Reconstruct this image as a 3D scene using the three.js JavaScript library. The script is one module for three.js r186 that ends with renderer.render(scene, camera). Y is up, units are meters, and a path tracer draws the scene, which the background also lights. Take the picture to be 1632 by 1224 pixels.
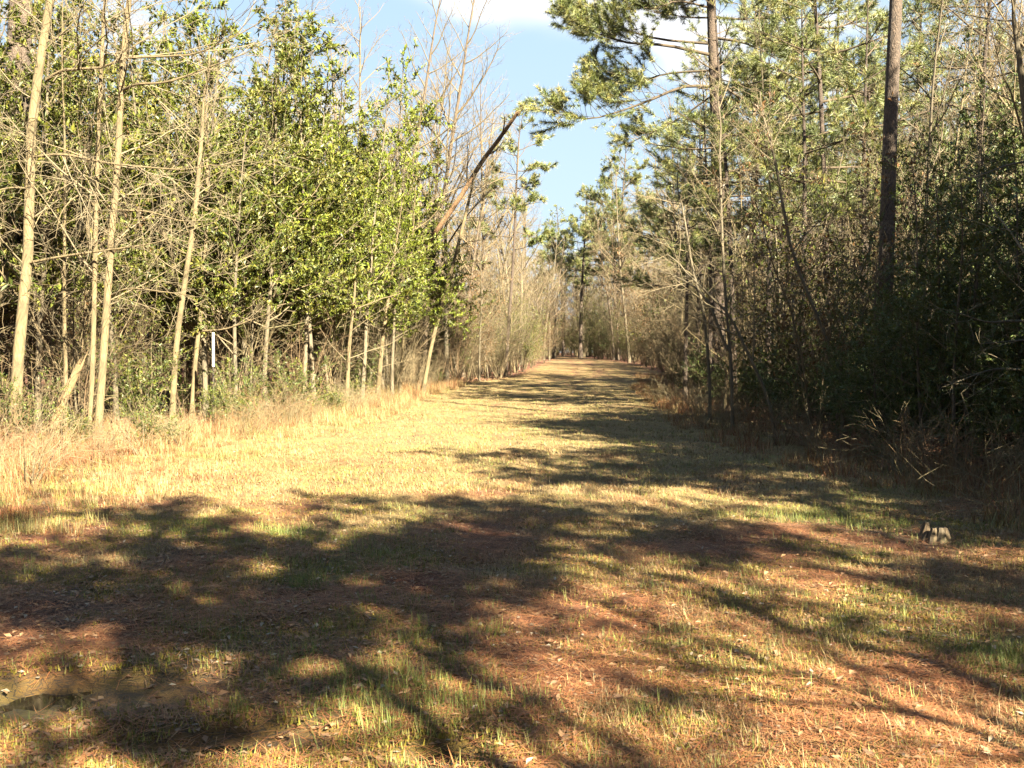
import * as THREE from 'three';
import { createNoise2D } from 'simplex-noise';

// ---------------------------------------------------------------- camera, sky, sun, exposure
const scene = new THREE.Scene();
const FOCAL = 1600, EYE = 1.6;                                    // focal length in pixels of the 1632 x 1224 photograph
const camera = new THREE.PerspectiveCamera(2 * Math.atan(612 / FOCAL) * 180 / Math.PI, 4 / 3, 0.1, 900);
camera.position.set(0, EYE, 0);
camera.rotation.x = -Math.atan(52 / FOCAL);
scene.add(camera);
camera.updateMatrixWorld(true);
const renderer = new THREE.WebGLRenderer({ antialias: true });
renderer.toneMapping = THREE.LinearToneMapping;
renderer.toneMappingExposure = 12.5;
renderer.shadowMap.enabled = true;

const SUN_EL = 35 * Math.PI / 180, SUN_AZ = 35 * Math.PI / 180;    // azimuth from straight behind the viewer towards the right
const SUN = new THREE.Vector3(Math.sin(SUN_AZ) * Math.cos(SUN_EL), Math.sin(SUN_EL), Math.cos(SUN_AZ) * Math.cos(SUN_EL));
const sun = new THREE.DirectionalLight(new THREE.Color().setRGB(1, 0.89, 0.68), 5);
sun.name = 'sun';
sun.position.copy(SUN).multiplyScalar(150); sun.target.position.set(0, 0, -30);
sun.position.add(sun.target.position);
sun.castShadow = true; sun.shadow.radius = 1;
Object.assign(sun.shadow.camera, { left: -90, right: 90, top: 90, bottom: -90, near: 1, far: 400 });
sun.shadow.mapSize.set(4096, 4096);
scene.add(sun, sun.target);

function mulberry(a) {
  return () => { a = (a + 0x6d2b79f5) | 0; let t = Math.imul(a ^ (a >>> 15), 1 | a); t = (t + Math.imul(t ^ (t >>> 7), 61 | t)) ^ t; return ((t ^ (t >>> 14)) >>> 0) / 4294967296; };
}
const noiseA = createNoise2D(mulberry(11)), noiseB = createNoise2D(mulberry(23)), noiseC = createNoise2D(mulberry(37));
const fbm = (n, x, y, oct = 4) => { let s = 0, a = 0.5, f = 1; for (let i = 0; i < oct; i++) { s += a * n(x * f, y * f); a *= 0.5; f *= 2.03; } return s; };
const lerp = (a, b, t) => a + (b - a) * t, clamp = (x, a = 0, b = 1) => Math.min(b, Math.max(a, x));
const smooth = (a, b, x) => { const t = clamp((x - a) / (b - a)); return t * t * (3 - 2 * t); };

{ // clear winter sky, pale at the horizon, with thin drifting cloud
  const W = 1024, H = 512, data = new Float32Array(W * H * 4), K = 0.084;
  for (let j = 0; j < H; j++) for (let i = 0; i < W; i++) {
    const el = ((j + 0.5) / H - 0.5) * Math.PI, az = ((i + 0.5) / W - 0.5) * 2 * Math.PI, y = Math.sin(el), up = Math.max(y, 0);
    const t = Math.pow(up, 0.85);
    let r = lerp(0.82, 0.17, t), g = lerp(1.02, 0.44, t), b = lerp(1.18, 0.90, t);
    const k = 1 / (up + 0.12), cx = Math.cos(az) * Math.cos(el) * k, cz = Math.sin(az) * Math.cos(el) * k;
    const c = smooth(0.12, 0.5, fbm(noiseA, cx * 0.8 + 6.9, cz * 0.8 + 7.59, 5)) * smooth(0.0, 0.12, up) * 0.9;
    r = lerp(r, 1.25, c); g = lerp(g, 1.25, c); b = lerp(b, 1.27, c);
    data.set([r * K, g * K, b * K, 1], (j * W + i) * 4);
  }
  const sky = new THREE.DataTexture(data, W, H, THREE.RGBAFormat, THREE.FloatType);
  sky.mapping = THREE.EquirectangularReflectionMapping; sky.magFilter = THREE.LinearFilter; sky.needsUpdate = true;
  scene.background = sky; scene.environment = sky;
}

// ---------------------------------------------------------------- helpers
const V = (x, y, z) => new THREE.Vector3(x, y, z);
const taken = new Map();
const numbered = (name) => { const n = taken.get(name) ?? 0; taken.set(name, n + 1); return n ? name + '_' + String(n).padStart(3, '0') : name; };
const at = (px, py, D) => {                                        // a point at a measured distance along the path, from where it stands in the photograph
  const d = V((px - 816) / FOCAL, (612 - py) / FOCAL, -1).applyEuler(camera.rotation);
  return d.multiplyScalar(D / -d.z).add(camera.position);
};
const table = (rows) => (d) => {
  if (d <= rows[0][0]) return rows[0][1];
  for (let i = 1; i < rows.length; i++) if (d <= rows[i][0]) { const t = (d - rows[i - 1][0]) / (rows[i][0] - rows[i - 1][0]); return lerp(rows[i - 1][1], rows[i][1], t); }
  return rows[rows.length - 1][1];
};
const leftEdge = table([[-40, -8], [8, -7.3], [14, -7.2], [17, -6.8], [21.3, -5.6], [28.4, -4.0], [46, -2.6], [60, 0.8], [88, 3.2], [110, 5.0], [140, 6.4], [165, 5.6], [220, 5]]);
const rightEdge = table([[-40, 7], [8, 5.9], [11, 5.7], [14, 5.1], [19.7, 4.8], [30, 5.5], [42, 6.5], [62, 9.2], [80, 9.8], [100, 9.2], [125, 8.2], [140, 7.0], [165, 6.0], [220, 5.4]]);
const puddles = [[-2.15, 4.62, 0.62, 0.20], [-1.1, 4.02, 0.34, 0.13], [-0.24, 3.97, 0.17, 0.11]];   // x, distance, half length, half width
const puddleAt = (x, d) => puddles.reduce((s, [a, b, rx, rz]) => Math.max(s, 1 - Math.hypot((x - a) / (rx * 1.5), (d - b) / (rz * 1.9)) + 0.22 * noiseB(x * 4, d * 4)), 0);
function groundY(x, z) {
  const d = -z, mid = (leftEdge(d) + rightEdge(d)) / 2, off = x - mid;
  let y = 0.75 * smooth(40, 110, d) + 0.32 * smooth(100, 165, d);
  y += 0.10 * fbm(noiseA, x * 0.07, z * 0.07, 3) * smooth(0, 25, Math.abs(off));
  y += 0.022 * noiseB(x * 0.9, z * 0.9) + 0.010 * noiseC(x * 3.1, z * 3.1);
  if (d < 25) y += 0.006 * noiseA(x * 9, z * 9);
  const rut = (c) => Math.exp(-(((off - c + 0.15 * noiseA(d * 0.08, c)) / 0.22) ** 2));
  y -= 0.035 * (rut(0.35) + rut(-1.2)) * (0.6 + 0.4 * noiseB(d * 0.15, 3));
  y -= 0.075 * clamp(puddleAt(x, d)) * 1.2;
  return y + 0.03;
}

class Shape {                                                      // collects faces of one mesh
  constructor() { this.p = []; this.n = []; this.uv = []; this.c = []; this.i = []; }
  get count() { return this.p.length / 3; }
  vert(x, y, z, nx, ny, nz, u, v, c) { this.p.push(x, y, z); this.n.push(nx, ny, nz); this.uv.push(u, v); this.c.push(c[0], c[1], c[2]); }
  tube(pts, rads, sides, c = WHITE, cap = false) {
    const base = this.count, m = pts.length; let v = 0;
    const t = V(), a = V(), b = V();
    for (let k = 0; k < m; k++) {
      t.copy(pts[Math.min(k + 1, m - 1)]).sub(pts[Math.max(k - 1, 0)]).normalize();
      if (k === 0) { a.set(Math.abs(t.y) < 0.9 ? 0 : 1, Math.abs(t.y) < 0.9 ? 1 : 0, 0); a.addScaledVector(t, -a.dot(t)).normalize(); }
      else { v += pts[k].distanceTo(pts[k - 1]); a.addScaledVector(t, -a.dot(t)).normalize(); }
      b.crossVectors(t, a);
      for (let s = 0; s <= sides; s++) {
        const w = s / sides * Math.PI * 2, cw = Math.cos(w), sw = Math.sin(w), nx = a.x * cw + b.x * sw, ny = a.y * cw + b.y * sw, nz = a.z * cw + b.z * sw, r = rads[k];
        this.vert(pts[k].x + nx * r, pts[k].y + ny * r, pts[k].z + nz * r, nx, ny, nz, s / sides, v, c);
      }
    }
    const w = sides + 1;
    for (let k = 0; k < m - 1; k++) for (let s = 0; s < sides; s++) { const q = base + k * w + s; this.i.push(q, q + 1, q + w, q + 1, q + w + 1, q + w); }
    if (cap) { const q = base + (m - 1) * w, e = this.count; this.vert(pts[m - 1].x, pts[m - 1].y, pts[m - 1].z, t.x, t.y, t.z, 0.5, v, c); for (let s = 0; s < sides; s++) this.i.push(q + s, q + s + 1, e); }
  }
  tri(a, b, c, col) {
    const n = V().crossVectors(V().subVectors(b, a), V().subVectors(c, a)).normalize(), q = this.count;
    for (const [p, u, v] of [[a, 0, 0], [b, 1, 0], [c, 0.5, 1]]) this.vert(p.x, p.y, p.z, n.x, n.y, n.z, u, v, col);
    this.i.push(q, q + 1, q + 2);
  }
  leaf(p, dir, side, len, wid, col) {                              // folded pointed leaf, two faces
    const tip = p.clone().addScaledVector(dir, len), up = V().crossVectors(side, dir).multiplyScalar(wid * 0.35);
    const l = p.clone().addScaledVector(dir, len * 0.45).addScaledVector(side, wid / 2).add(up), r = p.clone().addScaledVector(dir, len * 0.45).addScaledVector(side, -wid / 2).add(up);
    this.tri(p, tip, l, col); this.tri(p, r, tip, col);
  }
  build() {
    const g = new THREE.BufferGeometry();
    g.setAttribute('position', new THREE.Float32BufferAttribute(this.p, 3));
    g.setAttribute('normal', new THREE.Float32BufferAttribute(this.n, 3));
    g.setAttribute('uv', new THREE.Float32BufferAttribute(this.uv, 2));
    g.setAttribute('color', new THREE.Float32BufferAttribute(this.c, 3));
    g.setIndex(this.i);
    return g;
  }
}
const WHITE = [1, 1, 1];
const part = (name, shape, material, parent) => {
  const m = new THREE.Mesh(shape.isBufferGeometry ? shape : shape.build(), material);
  m.name = name; m.castShadow = m.receiveShadow = true; parent?.add(m);
  return m;
};
const thing = (name, label, category, group) => {
  const o = new THREE.Group(); o.name = numbered(name); o.userData = { label, category };
  if (group) o.userData.group = group;
  scene.add(o);
  return o;
};
const unit = (R) => { const y = R() * 2 - 1, a = R() * 6.2832, r = Math.sqrt(1 - y * y); return V(Math.cos(a) * r, y, Math.sin(a) * r); };
const pick = (R, list) => list[Math.floor(R() * list.length)];
const vary = (R, c, s) => { const k = 1 + (R() * 2 - 1) * s, h = (R() * 2 - 1) * s * 0.4; return [clamp(c[0] * (k + h)), clamp(c[1] * k), clamp(c[2] * (k - h))]; };

// ---------------------------------------------------------------- materials
function canvasTexture(size, draw, srgb = true) {
  const c = document.createElement('canvas'); c.width = size; c.height = size;
  draw(c.getContext('2d'), size);
  const t = new THREE.CanvasTexture(c); t.wrapS = t.wrapT = THREE.RepeatWrapping; t.magFilter = THREE.LinearFilter;
  if (srgb) t.colorSpace = THREE.SRGBColorSpace;
  return t;
}
function barkTexture(seed, plates) {                               // grain runs along v; grey value near white, used for colour and relief
  const N = 256, data = new Uint8Array(N * N * 4), R = mulberry(seed), n = createNoise2D(R);
  for (let j = 0; j < N; j++) for (let i = 0; i < N; i++) {
    const a = i / N * 6.2832, b = j / N * 6.2832, cx = Math.cos(a), cy = Math.sin(a), dx = Math.cos(b), dy = Math.sin(b);
    const p = (k, m) => n(cx * k + dx * m + 7, cy * k + dy * m);
    let v = plates ? 0.62 + 0.5 * (0.5 - Math.abs(p(2.4, 1.2))) * 1.2 + 0.16 * p(9, 4) : 0.80 + 0.16 * p(1.1, 0.7) + 0.13 * p(6, 1.6) + 0.08 * p(16, 9);
    if (plates && Math.abs(p(2.4, 1.2)) < 0.07) v = 0.42;
    const q = 255 * clamp(v, 0.1, 1);
    data.set([q, q * (plates ? 0.97 : 0.995), q * (plates ? 0.94 : 0.985), 255], (j * N + i) * 4);
  }
  const t = new THREE.DataTexture(data, N, N); t.wrapS = t.wrapT = THREE.RepeatWrapping; t.magFilter = THREE.LinearFilter; t.colorSpace = THREE.SRGBColorSpace; t.needsUpdate = true;
  return t;
}
const barkSmooth = barkTexture(5, false), barkPlate = barkTexture(9, true);
const lin = (r, g, b) => new THREE.Color().setRGB(r, g, b);
const bark = (c, map, bump) => new THREE.MeshStandardMaterial({ color: c, map, bumpMap: map, bumpScale: bump, roughness: 0.9, vertexColors: true });
const M = {
  paleBark: bark(lin(0.140, 0.106, 0.050), barkSmooth, 0.006),
  greyBark: bark(lin(0.118, 0.096, 0.058), barkSmooth, 0.008),
  brownBark: bark(lin(0.097, 0.070, 0.044), barkSmooth, 0.008),
  pineBark: bark(lin(0.115, 0.085, 0.062), barkPlate, 0.025),
  snagBark: bark(lin(0.290, 0.175, 0.085), barkPlate, 0.02),
  twig: new THREE.MeshStandardMaterial({ color: lin(0.098, 0.077, 0.043), roughness: 0.9, vertexColors: true }),
  leaf: new THREE.MeshPhysicalMaterial({ roughness: 0.5, specularIntensity: 0.5, vertexColors: true, transmission: 0.25, thickness: 0, side: THREE.DoubleSide }),
  needle: new THREE.MeshStandardMaterial({ roughness: 0.55, vertexColors: true, side: THREE.DoubleSide }),
  dryLeaf: new THREE.MeshStandardMaterial({ roughness: 0.8, vertexColors: true, side: THREE.DoubleSide }),
  blade: new THREE.MeshStandardMaterial({ roughness: 0.7, vertexColors: true, side: THREE.DoubleSide }),
  whitePaint: new THREE.MeshStandardMaterial({ color: lin(0.62, 0.62, 0.58), roughness: 0.5 }),
  darkWood: bark(lin(0.044, 0.031, 0.022), barkSmooth, 0.004),
  freshWood: bark(lin(0.219, 0.145, 0.066), barkSmooth, 0.004),
  water: new THREE.MeshPhysicalMaterial({ color: lin(0.014, 0.011, 0.007), roughness: 0.03, specularIntensity: 1, ior: 1.33 }),
};

// ---------------------------------------------------------------- the ground
const litter = canvasTexture(1024, (g, n) => {
  const R = mulberry(77);
  g.fillStyle = 'rgb(176,168,156)'; g.fillRect(0, 0, n, n);
  for (let k = 0; k < 15000; k++) {
    const x = R() * n, y = R() * n, a = R() * 6.2832, l = 6 + R() * 34, t = R(), w = 0.8 + R() * 2.2;
    const s = t < 0.42 ? 70 + R() * 60 : 170 + R() * 85;
    g.strokeStyle = `rgba(${s},${s * (0.90 + R() * 0.1)},${s * (0.78 + R() * 0.2)},0.75)`; g.lineWidth = w;
    for (const ox of [-n, 0, n]) for (const oy of [-n, 0, n]) {
      if (x + ox < -50 || x + ox > n + 50 || y + oy < -50 || y + oy > n + 50) continue;
      g.beginPath(); g.moveTo(x + ox, y + oy); g.quadraticCurveTo(x + ox + Math.cos(a) * l * 0.5 + (R() - 0.5) * 6, y + oy + Math.sin(a) * l * 0.5, x + ox + Math.cos(a) * l, y + oy + Math.sin(a) * l); g.stroke();
    }
  }
});
// how much of each cover lies at a place: [straw, moss, needles, green, soil], summing to one
function cover(x, z) {
  const d = -z, l = leftEdge(d), r = rightEdge(d), u = x;
  const inside = Math.min(x - l, r - x);
  const near = 1 - smooth(7.5, 12.5, d + 1.4 * fbm(noiseA, x * 0.35, z * 0.35, 2) + (x < -3 ? -1.5 : 0));
  let straw = 0.55 + 0.7 * fbm(noiseA, u * 0.45 + 9, z * 0.45, 4) + 0.5 * (1 - near);
  let moss = 0.40 + 0.9 * fbm(noiseB, u * 0.55, z * 0.55 + 4, 4) - 0.26 * (1 - near);
  let rust = 0.40 + 0.9 * fbm(noiseC, u * 0.6 + 2, z * 0.6, 4) - 0.16 * (1 - near);
  let green = 0.08 + 0.8 * fbm(noiseB, u * 0.28 + 30, z * 0.28, 3);
  let soil = 0.12 + 0.7 * fbm(noiseC, u * 0.8 + 50, z * 0.8, 4) - 0.15 * (1 - near);
  if (near > 0) { const w = smooth(1, -2.5, x) * smooth(9, 5, d) * near; soil += 0.35 * w; straw -= 0.45 * w; moss += 0.1 * w; }   // damp corner by the puddles
  straw -= 0.22 * near; rust += 0.12 * near;
  const off = x - (l + r) / 2, rut = Math.max(...[0.35, -1.2].map((c) => Math.exp(-(((off - c + 0.15 * noiseA(d * 0.08, c)) / 0.26) ** 2)))) * smooth(7, 14, d) * (0.65 + 0.5 * noiseB(d * 0.2, 9));
  straw *= 1 - 0.55 * rut; soil += 0.30 * rut; rust += 0.16 * rut;   // worn wheel tracks
  const far = smooth(42, 62, d); rust += 0.35 * far; straw -= 0.2 * far;
  const wood = smooth(0.6, -1.2, inside);                           // leaf litter under the trees
  straw *= 1 - wood; moss *= 1 - 0.8 * wood; green *= 1 - wood; rust = lerp(rust, 0.8, wood); soil = lerp(soil, 0.45 + 0.4 * noiseA(x * 0.7, z * 0.7), wood);
  const w = [straw, moss, rust, green, soil].map((q) => Math.max(q, 0.02) ** 2.3), s = w.reduce((p, q) => p + q);
  return w.map((q) => q / s);
}
const COVER = [[0.175, 0.130, 0.042], [0.100, 0.082, 0.004], [0.125, 0.038, 0.007], [0.058, 0.072, 0.007], [0.018, 0.011, 0.006]];
{
  const steps = (from, to, near, grow) => { const out = [from]; let s = from; while (s < to) { s += Math.max(near, grow(s)); out.push(Math.min(s, to)); } return out; };
  const xr = steps(0, 260, 0.075, (s) => (s < 5 ? 0.075 : (s - 5) * 0.09 + 0.075)), xs = [...xr.slice(1).reverse().map((q) => -q), ...xr];
  const zf = steps(2.6, 420, 0.06, (s) => 0.0095 * s), zb = steps(0, 80, 0.4, (s) => 0.4 + s * 0.06), ds = [...zb.slice(1).reverse().map((q) => -q), 0, 0.8, 1.6, 2.2, ...zf];
  const S = new Shape(), nx = xs.length;
  for (const d of ds) for (const x of xs) {
    const w = cover(x, -d), c = [0, 1, 2].map((k) => w.reduce((s, q, j) => s + q * COVER[j][k], 0) * (1 + 0.22 * noiseA(x * 6, d * 6) + 0.12 * noiseB(x * 17, d * 17)) * 1.45);
    S.vert(x, groundY(x, -d), -d, 0, 1, 0, x / 1.7 + 0.12 * noiseA(x * 0.4, d * 0.4), d / 1.7 + 0.12 * noiseB(x * 0.4, d * 0.4), c);
  }
  for (let j = 0; j < ds.length - 1; j++) for (let i = 0; i < nx - 1; i++) { const q = j * nx + i; S.i.push(q, q + 1, q + nx, q + 1, q + nx + 1, q + nx); }
  const g = S.build(); g.computeVertexNormals();
  const m = part('ground', g, new THREE.MeshStandardMaterial({ map: litter, bumpMap: litter, bumpScale: 0.016, roughness: 0.95, vertexColors: true }), scene);
  m.userData = { kind: 'structure', label: 'grassy woodland track with straw, moss and pine needles', category: 'ground' };
}
puddles.forEach(([x, d, rx, rz], k) => {
  const S = new Shape(), y = groundY(x, -d) + [0.032, 0.030, 0.040][k], q = 40;
  S.vert(x, y, -d, 0, 1, 0, 0.5, 0.5, WHITE);
  for (let s = 0; s <= q; s++) { const a = s / q * 6.2832, w = 1.35 + 0.2 * noiseA(Math.cos(a) * 2 + k * 9, Math.sin(a) * 2); S.vert(x + Math.cos(a) * rx * w, y, -d + Math.sin(a) * rz * w, 0, 1, 0, 0, 0, WHITE); }
  for (let s = 1; s <= q; s++) S.i.push(0, s + 1, s);
  const m = part(numbered('puddle'), S, M.water, scene);
  m.userData = { kind: 'structure', category: 'water', label: ['long shallow muddy puddle in the grass at the near left', 'middle of three small puddles at the near edge', 'smallest bright puddle at the bottom of the picture'][k] };
});

// ---------------------------------------------------------------- growing wood
function path(R, p, d, len, seg, wander, up) {
  const pts = [p.clone()], dir = d.clone(), q = p.clone();
  for (let k = 0; k < seg; k++) { dir.addScaledVector(unit(R), wander); dir.y += up; dir.normalize(); q.addScaledVector(dir, len / seg); pts.push(q.clone()); }
  return pts;
}
const taper = (m, r0, r1, pw = 1) => Array.from({ length: m }, (_, k) => lerp(r0, r1, (k / (m - 1)) ** pw));
const along = (pts, t) => { const f = t * (pts.length - 1), k = Math.min(Math.floor(f), pts.length - 2); return [V().lerpVectors(pts[k], pts[k + 1], f - k), V().subVectors(pts[k + 1], pts[k]).normalize()]; };
function offAxis(R, dir, ang) { const a = unit(R); a.addScaledVector(dir, -a.dot(dir)).normalize(); return dir.clone().multiplyScalar(Math.cos(ang)).addScaledVector(a, Math.sin(ang)); }
// S: { kids: [count per metre or count per level], ... } ; out: { crown: Shape, leaves: Shape|null }
function limbs(R, out, pts, rads, lvl, S) {
  const L = S.levels[lvl]; if (!L) return;
  let len = 0; for (let k = 1; k < pts.length; k++) len += pts[k].distanceTo(pts[k - 1]);
  const n = Math.max(1, Math.round(L.perMetre ? L.perMetre * len * (0.7 + 0.6 * R()) : L.count * (0.8 + 0.4 * R())));
  for (let k = 0; k < n; k++) {
    const t = lerp(L.from, 1, (k + R()) / n), [p, d] = along(pts, Math.min(t, 0.999)), f = t * (pts.length - 1), i = Math.min(Math.floor(f), pts.length - 2), pr = lerp(rads[i], rads[i + 1], f - i);
    let dir = offAxis(R, d, lerp(L.angle[0], L.angle[1], R()));
    if (L.flat) { dir.y *= 1 - L.flat; dir.normalize(); }
    if (L.face && R() < L.face) dir.addScaledVector(S.towards, 0.8).normalize();
    const l = (L.abs ? lerp(L.abs[0], L.abs[1], R()) : len * lerp(L.len[0], L.len[1], R())) * (L.shrink ? lerp(1, L.shrink, (t - L.from) / (1 - L.from)) : 1);
    const r = Math.max(S.least, Math.min(pr * 0.75, L.radius * l)), q = path(R, p, dir, l, L.seg, L.wander, L.up), rr = taper(q.length, r, Math.max(S.least * 0.6, r * 0.3));
    out.crown.tube(q, rr, L.sides, vary(R, S.tint, 0.16));
    if (S.leafLevel !== undefined && lvl >= S.leafLevel) leaves(R, out.leaves, q, S.leaf);
    limbs(R, out, q, rr, lvl + 1, S);
  }
}
function leaves(R, shape, pts, L) {
  let len = 0; for (let k = 1; k < pts.length; k++) len += pts[k].distanceTo(pts[k - 1]);
  const n = Math.max(2, Math.round(len / L.gap)), tone = pick(R, L.colors), big = 0.75 + 0.5 * R();
  for (let k = 0; k < n; k++) {
    const [p, d] = along(pts, lerp(L.from ?? 0.25, 0.999, (k + R()) / n)), dir = offAxis(R, d, 0.5 + R() * 0.8);
    dir.y += L.lift ?? 0.1; dir.normalize();
    let side = V().crossVectors(dir, V(0, 1, 0)).addScaledVector(unit(R), 0.55); side.addScaledVector(dir, -side.dot(dir)).normalize();
    const s = L.size * big * (0.6 + R() * 0.75);
    shape.leaf(p.clone().addScaledVector(unit(R), L.gap * 0.2), dir, side, s, s * L.wide, vary(R, R() < 0.7 ? tone : pick(R, L.colors), 0.25));
  }
}
const GREEN = [[0.067, 0.079, 0.010], [0.051, 0.063, 0.009], [0.088, 0.098, 0.012], [0.035, 0.047, 0.008], [0.114, 0.111, 0.019]];
const DARKGREEN = [[0.055, 0.075, 0.016], [0.045, 0.064, 0.014], [0.072, 0.092, 0.020], [0.038, 0.054, 0.012]];
const BRIGHT = [[0.114, 0.144, 0.013], [0.141, 0.168, 0.017], [0.087, 0.111, 0.012]];
const KIND = {
  sapling: { least: 0.0035, tint: [1, 1, 1], levels: [
    { perMetre: 3.2, from: 0.18, angle: [0.6, 1.25], abs: [0.7, 2.3], shrink: 0.45, seg: 6, wander: 0.16, up: 0.05, sides: 4, radius: 0.0085, flat: 0.1 },
    { perMetre: 4.8, from: 0.15, angle: [0.5, 1.1], len: [0.25, 0.55], shrink: 0.5, seg: 4, wander: 0.2, up: 0.04, sides: 3, radius: 0.008 },
    { perMetre: 6.5, from: 0.1, angle: [0.5, 1.1], len: [0.3, 0.6], seg: 3, wander: 0.25, up: 0.02, sides: 3, radius: 0.007 } ] },
  tall: { least: 0.006, tint: [0.95, 0.92, 0.9], levels: [
    { perMetre: 1.5, from: 0.34, angle: [0.55, 1.05], abs: [2.4, 5.8], shrink: 0.4, seg: 7, wander: 0.14, up: 0.055, sides: 5, radius: 0.013 },
    { perMetre: 2.0, from: 0.2, angle: [0.4, 0.9], len: [0.28, 0.55], shrink: 0.5, seg: 5, wander: 0.18, up: 0.04, sides: 4, radius: 0.010 },
    { perMetre: 3.0, from: 0.12, angle: [0.4, 0.9], len: [0.3, 0.6], seg: 3, wander: 0.2, up: 0.05, sides: 3, radius: 0.008 },
    { perMetre: 3.2, from: 0.1, angle: [0.4, 0.9], len: [0.35, 0.7], seg: 2, wander: 0.2, up: 0.03, sides: 3, radius: 0.006 } ] },
  holly: { least: 0.004, tint: [0.8, 0.76, 0.7], leafLevel: 1, levels: [
    { perMetre: 4.4, from: 0.22, angle: [0.6, 1.25], abs: [1.0, 2.4], shrink: 0.35, seg: 5, wander: 0.16, up: 0.05, sides: 4, radius: 0.010 },
    { perMetre: 3.6, from: 0.2, angle: [0.5, 1.1], len: [0.3, 0.55], seg: 4, wander: 0.2, up: 0.05, sides: 3, radius: 0.008 },
    { perMetre: 4.2, from: 0.15, angle: [0.5, 1.1], len: [0.35, 0.7], seg: 3, wander: 0.2, up: 0.04, sides: 3, radius: 0.007 } ] },
  shrub: { least: 0.003, tint: [0.75, 0.7, 0.62], leafLevel: 0, levels: [
    { perMetre: 6, from: 0.2, angle: [0.5, 1.1], abs: [0.25, 0.7], shrink: 0.5, seg: 4, wander: 0.2, up: 0.05, sides: 3, radius: 0.010 },
    { perMetre: 6, from: 0.2, angle: [0.5, 1.1], len: [0.35, 0.7], seg: 3, wander: 0.2, up: 0.05, sides: 3, radius: 0.010 } ] },
  brush: { least: 0.0028, tint: [1.0, 0.92, 0.82], levels: [
    { perMetre: 4, from: 0.2, angle: [0.4, 1.0], abs: [0.3, 0.9], shrink: 0.5, seg: 4, wander: 0.22, up: 0.02, sides: 3, radius: 0.008 },
    { perMetre: 5, from: 0.15, angle: [0.4, 1.1], len: [0.35, 0.7], seg: 3, wander: 0.25, up: 0, sides: 3, radius: 0.007 } ] },
};
KIND.lowHolly = { ...KIND.holly, levels: [{ ...KIND.holly.levels[0], from: 0.05 }, ...KIND.holly.levels.slice(1)] };
const leafLook = (colors, size = 0.085, gap = 0.042, wide = 0.42) => ({ colors, size, gap, wide });

function growTree({ name, label, category = 'tree', group, seed, H, r, kind, material = M.paleBark, leaf, lean = 0.05, sides = 8, pts, rads, twigTint }) {
  const R = mulberry(seed), S = { ...KIND[kind], leaf }, o = thing(name, label, category, group);
  if (twigTint) S.tint = twigTint;
  pts ??= path(R, V(0, -0.1, 0), V((R() - 0.5) * lean * 2, 1, (R() - 0.5) * lean * 2).normalize(), H, 12, 0.045, 0.02);
  rads ??= taper(pts.length, r, r * 0.14, 0.9).map((q, k) => (k === 0 ? q * 1.35 : q));
  const T = new Shape(); T.tube(pts, rads, sides, WHITE);
  const out = { crown: new Shape(), leaves: leaf ? new Shape() : null };
  limbs(R, out, pts, rads, 0, S);
  part('trunk', T, material, o);
  const c = part('crown', out.crown, M.twig, o);
  if (leaf) part('leaves', out.leaves, M.leaf, c).userData.kind = 'stuff';
  return o;
}
function growShrub({ name, label, category = 'shrub', group, seed, H, stems, spread, kind, leaf, tint }) {
  const R = mulberry(seed), S = { ...KIND[kind], leaf }, o = thing(name, label, category, group), T = new Shape(), out = { crown: new Shape(), leaves: leaf ? new Shape() : null };
  if (tint) S.tint = tint;
  for (let k = 0; k < stems; k++) {
    const a = R() * 6.2832, b = R() * spread * 0.25, pts = path(R, V(Math.cos(a) * b, -0.05, Math.sin(a) * b), V(Math.cos(a) * spread * (0.3 + R()), 1, Math.sin(a) * spread * (0.3 + R())).normalize(), H * (0.55 + 0.5 * R()), 7, 0.12, -0.02), rads = taper(pts.length, 0.006 + 0.006 * H * R() * 0.6, 0.0025);
    T.tube(pts, rads, 4, vary(R, S.tint, 0.15));
    limbs(R, out, pts, rads, 0, S);
  }
  part('stems', T, M.twig, o).userData.kind = 'stuff';
  const c = part('crown', out.crown, M.twig, o); c.userData.kind = 'stuff';
  if (leaf) part('leaves', out.leaves, M.leaf, c).userData.kind = 'stuff';
  return o;
}
const NEEDLE = [[0.077, 0.090, 0.018], [0.059, 0.075, 0.014], [0.096, 0.103, 0.021], [0.041, 0.053, 0.013], [0.118, 0.109, 0.026]];
function tuft(R, shape, p, dir, n, len, wid, colors) {
  const c = pick(R, colors);
  for (let k = 0; k < n; k++) {
    const d = dir.clone().multiplyScalar(0.55 + R() * 0.5).addScaledVector(unit(R), 0.85).normalize(), s = unit(R); s.addScaledVector(d, -s.dot(d)).normalize();
    const b = p.clone().addScaledVector(dir, (R() - 0.6) * len * 0.6), l = len * (0.75 + R() * 0.45);
    shape.tri(b.clone().addScaledVector(s, wid / 2), b.clone().addScaledVector(s, -wid / 2), b.clone().addScaledVector(d, l).add(V(0, -l * 0.08, 0)), vary(R, c, 0.2));
  }
}
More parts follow.
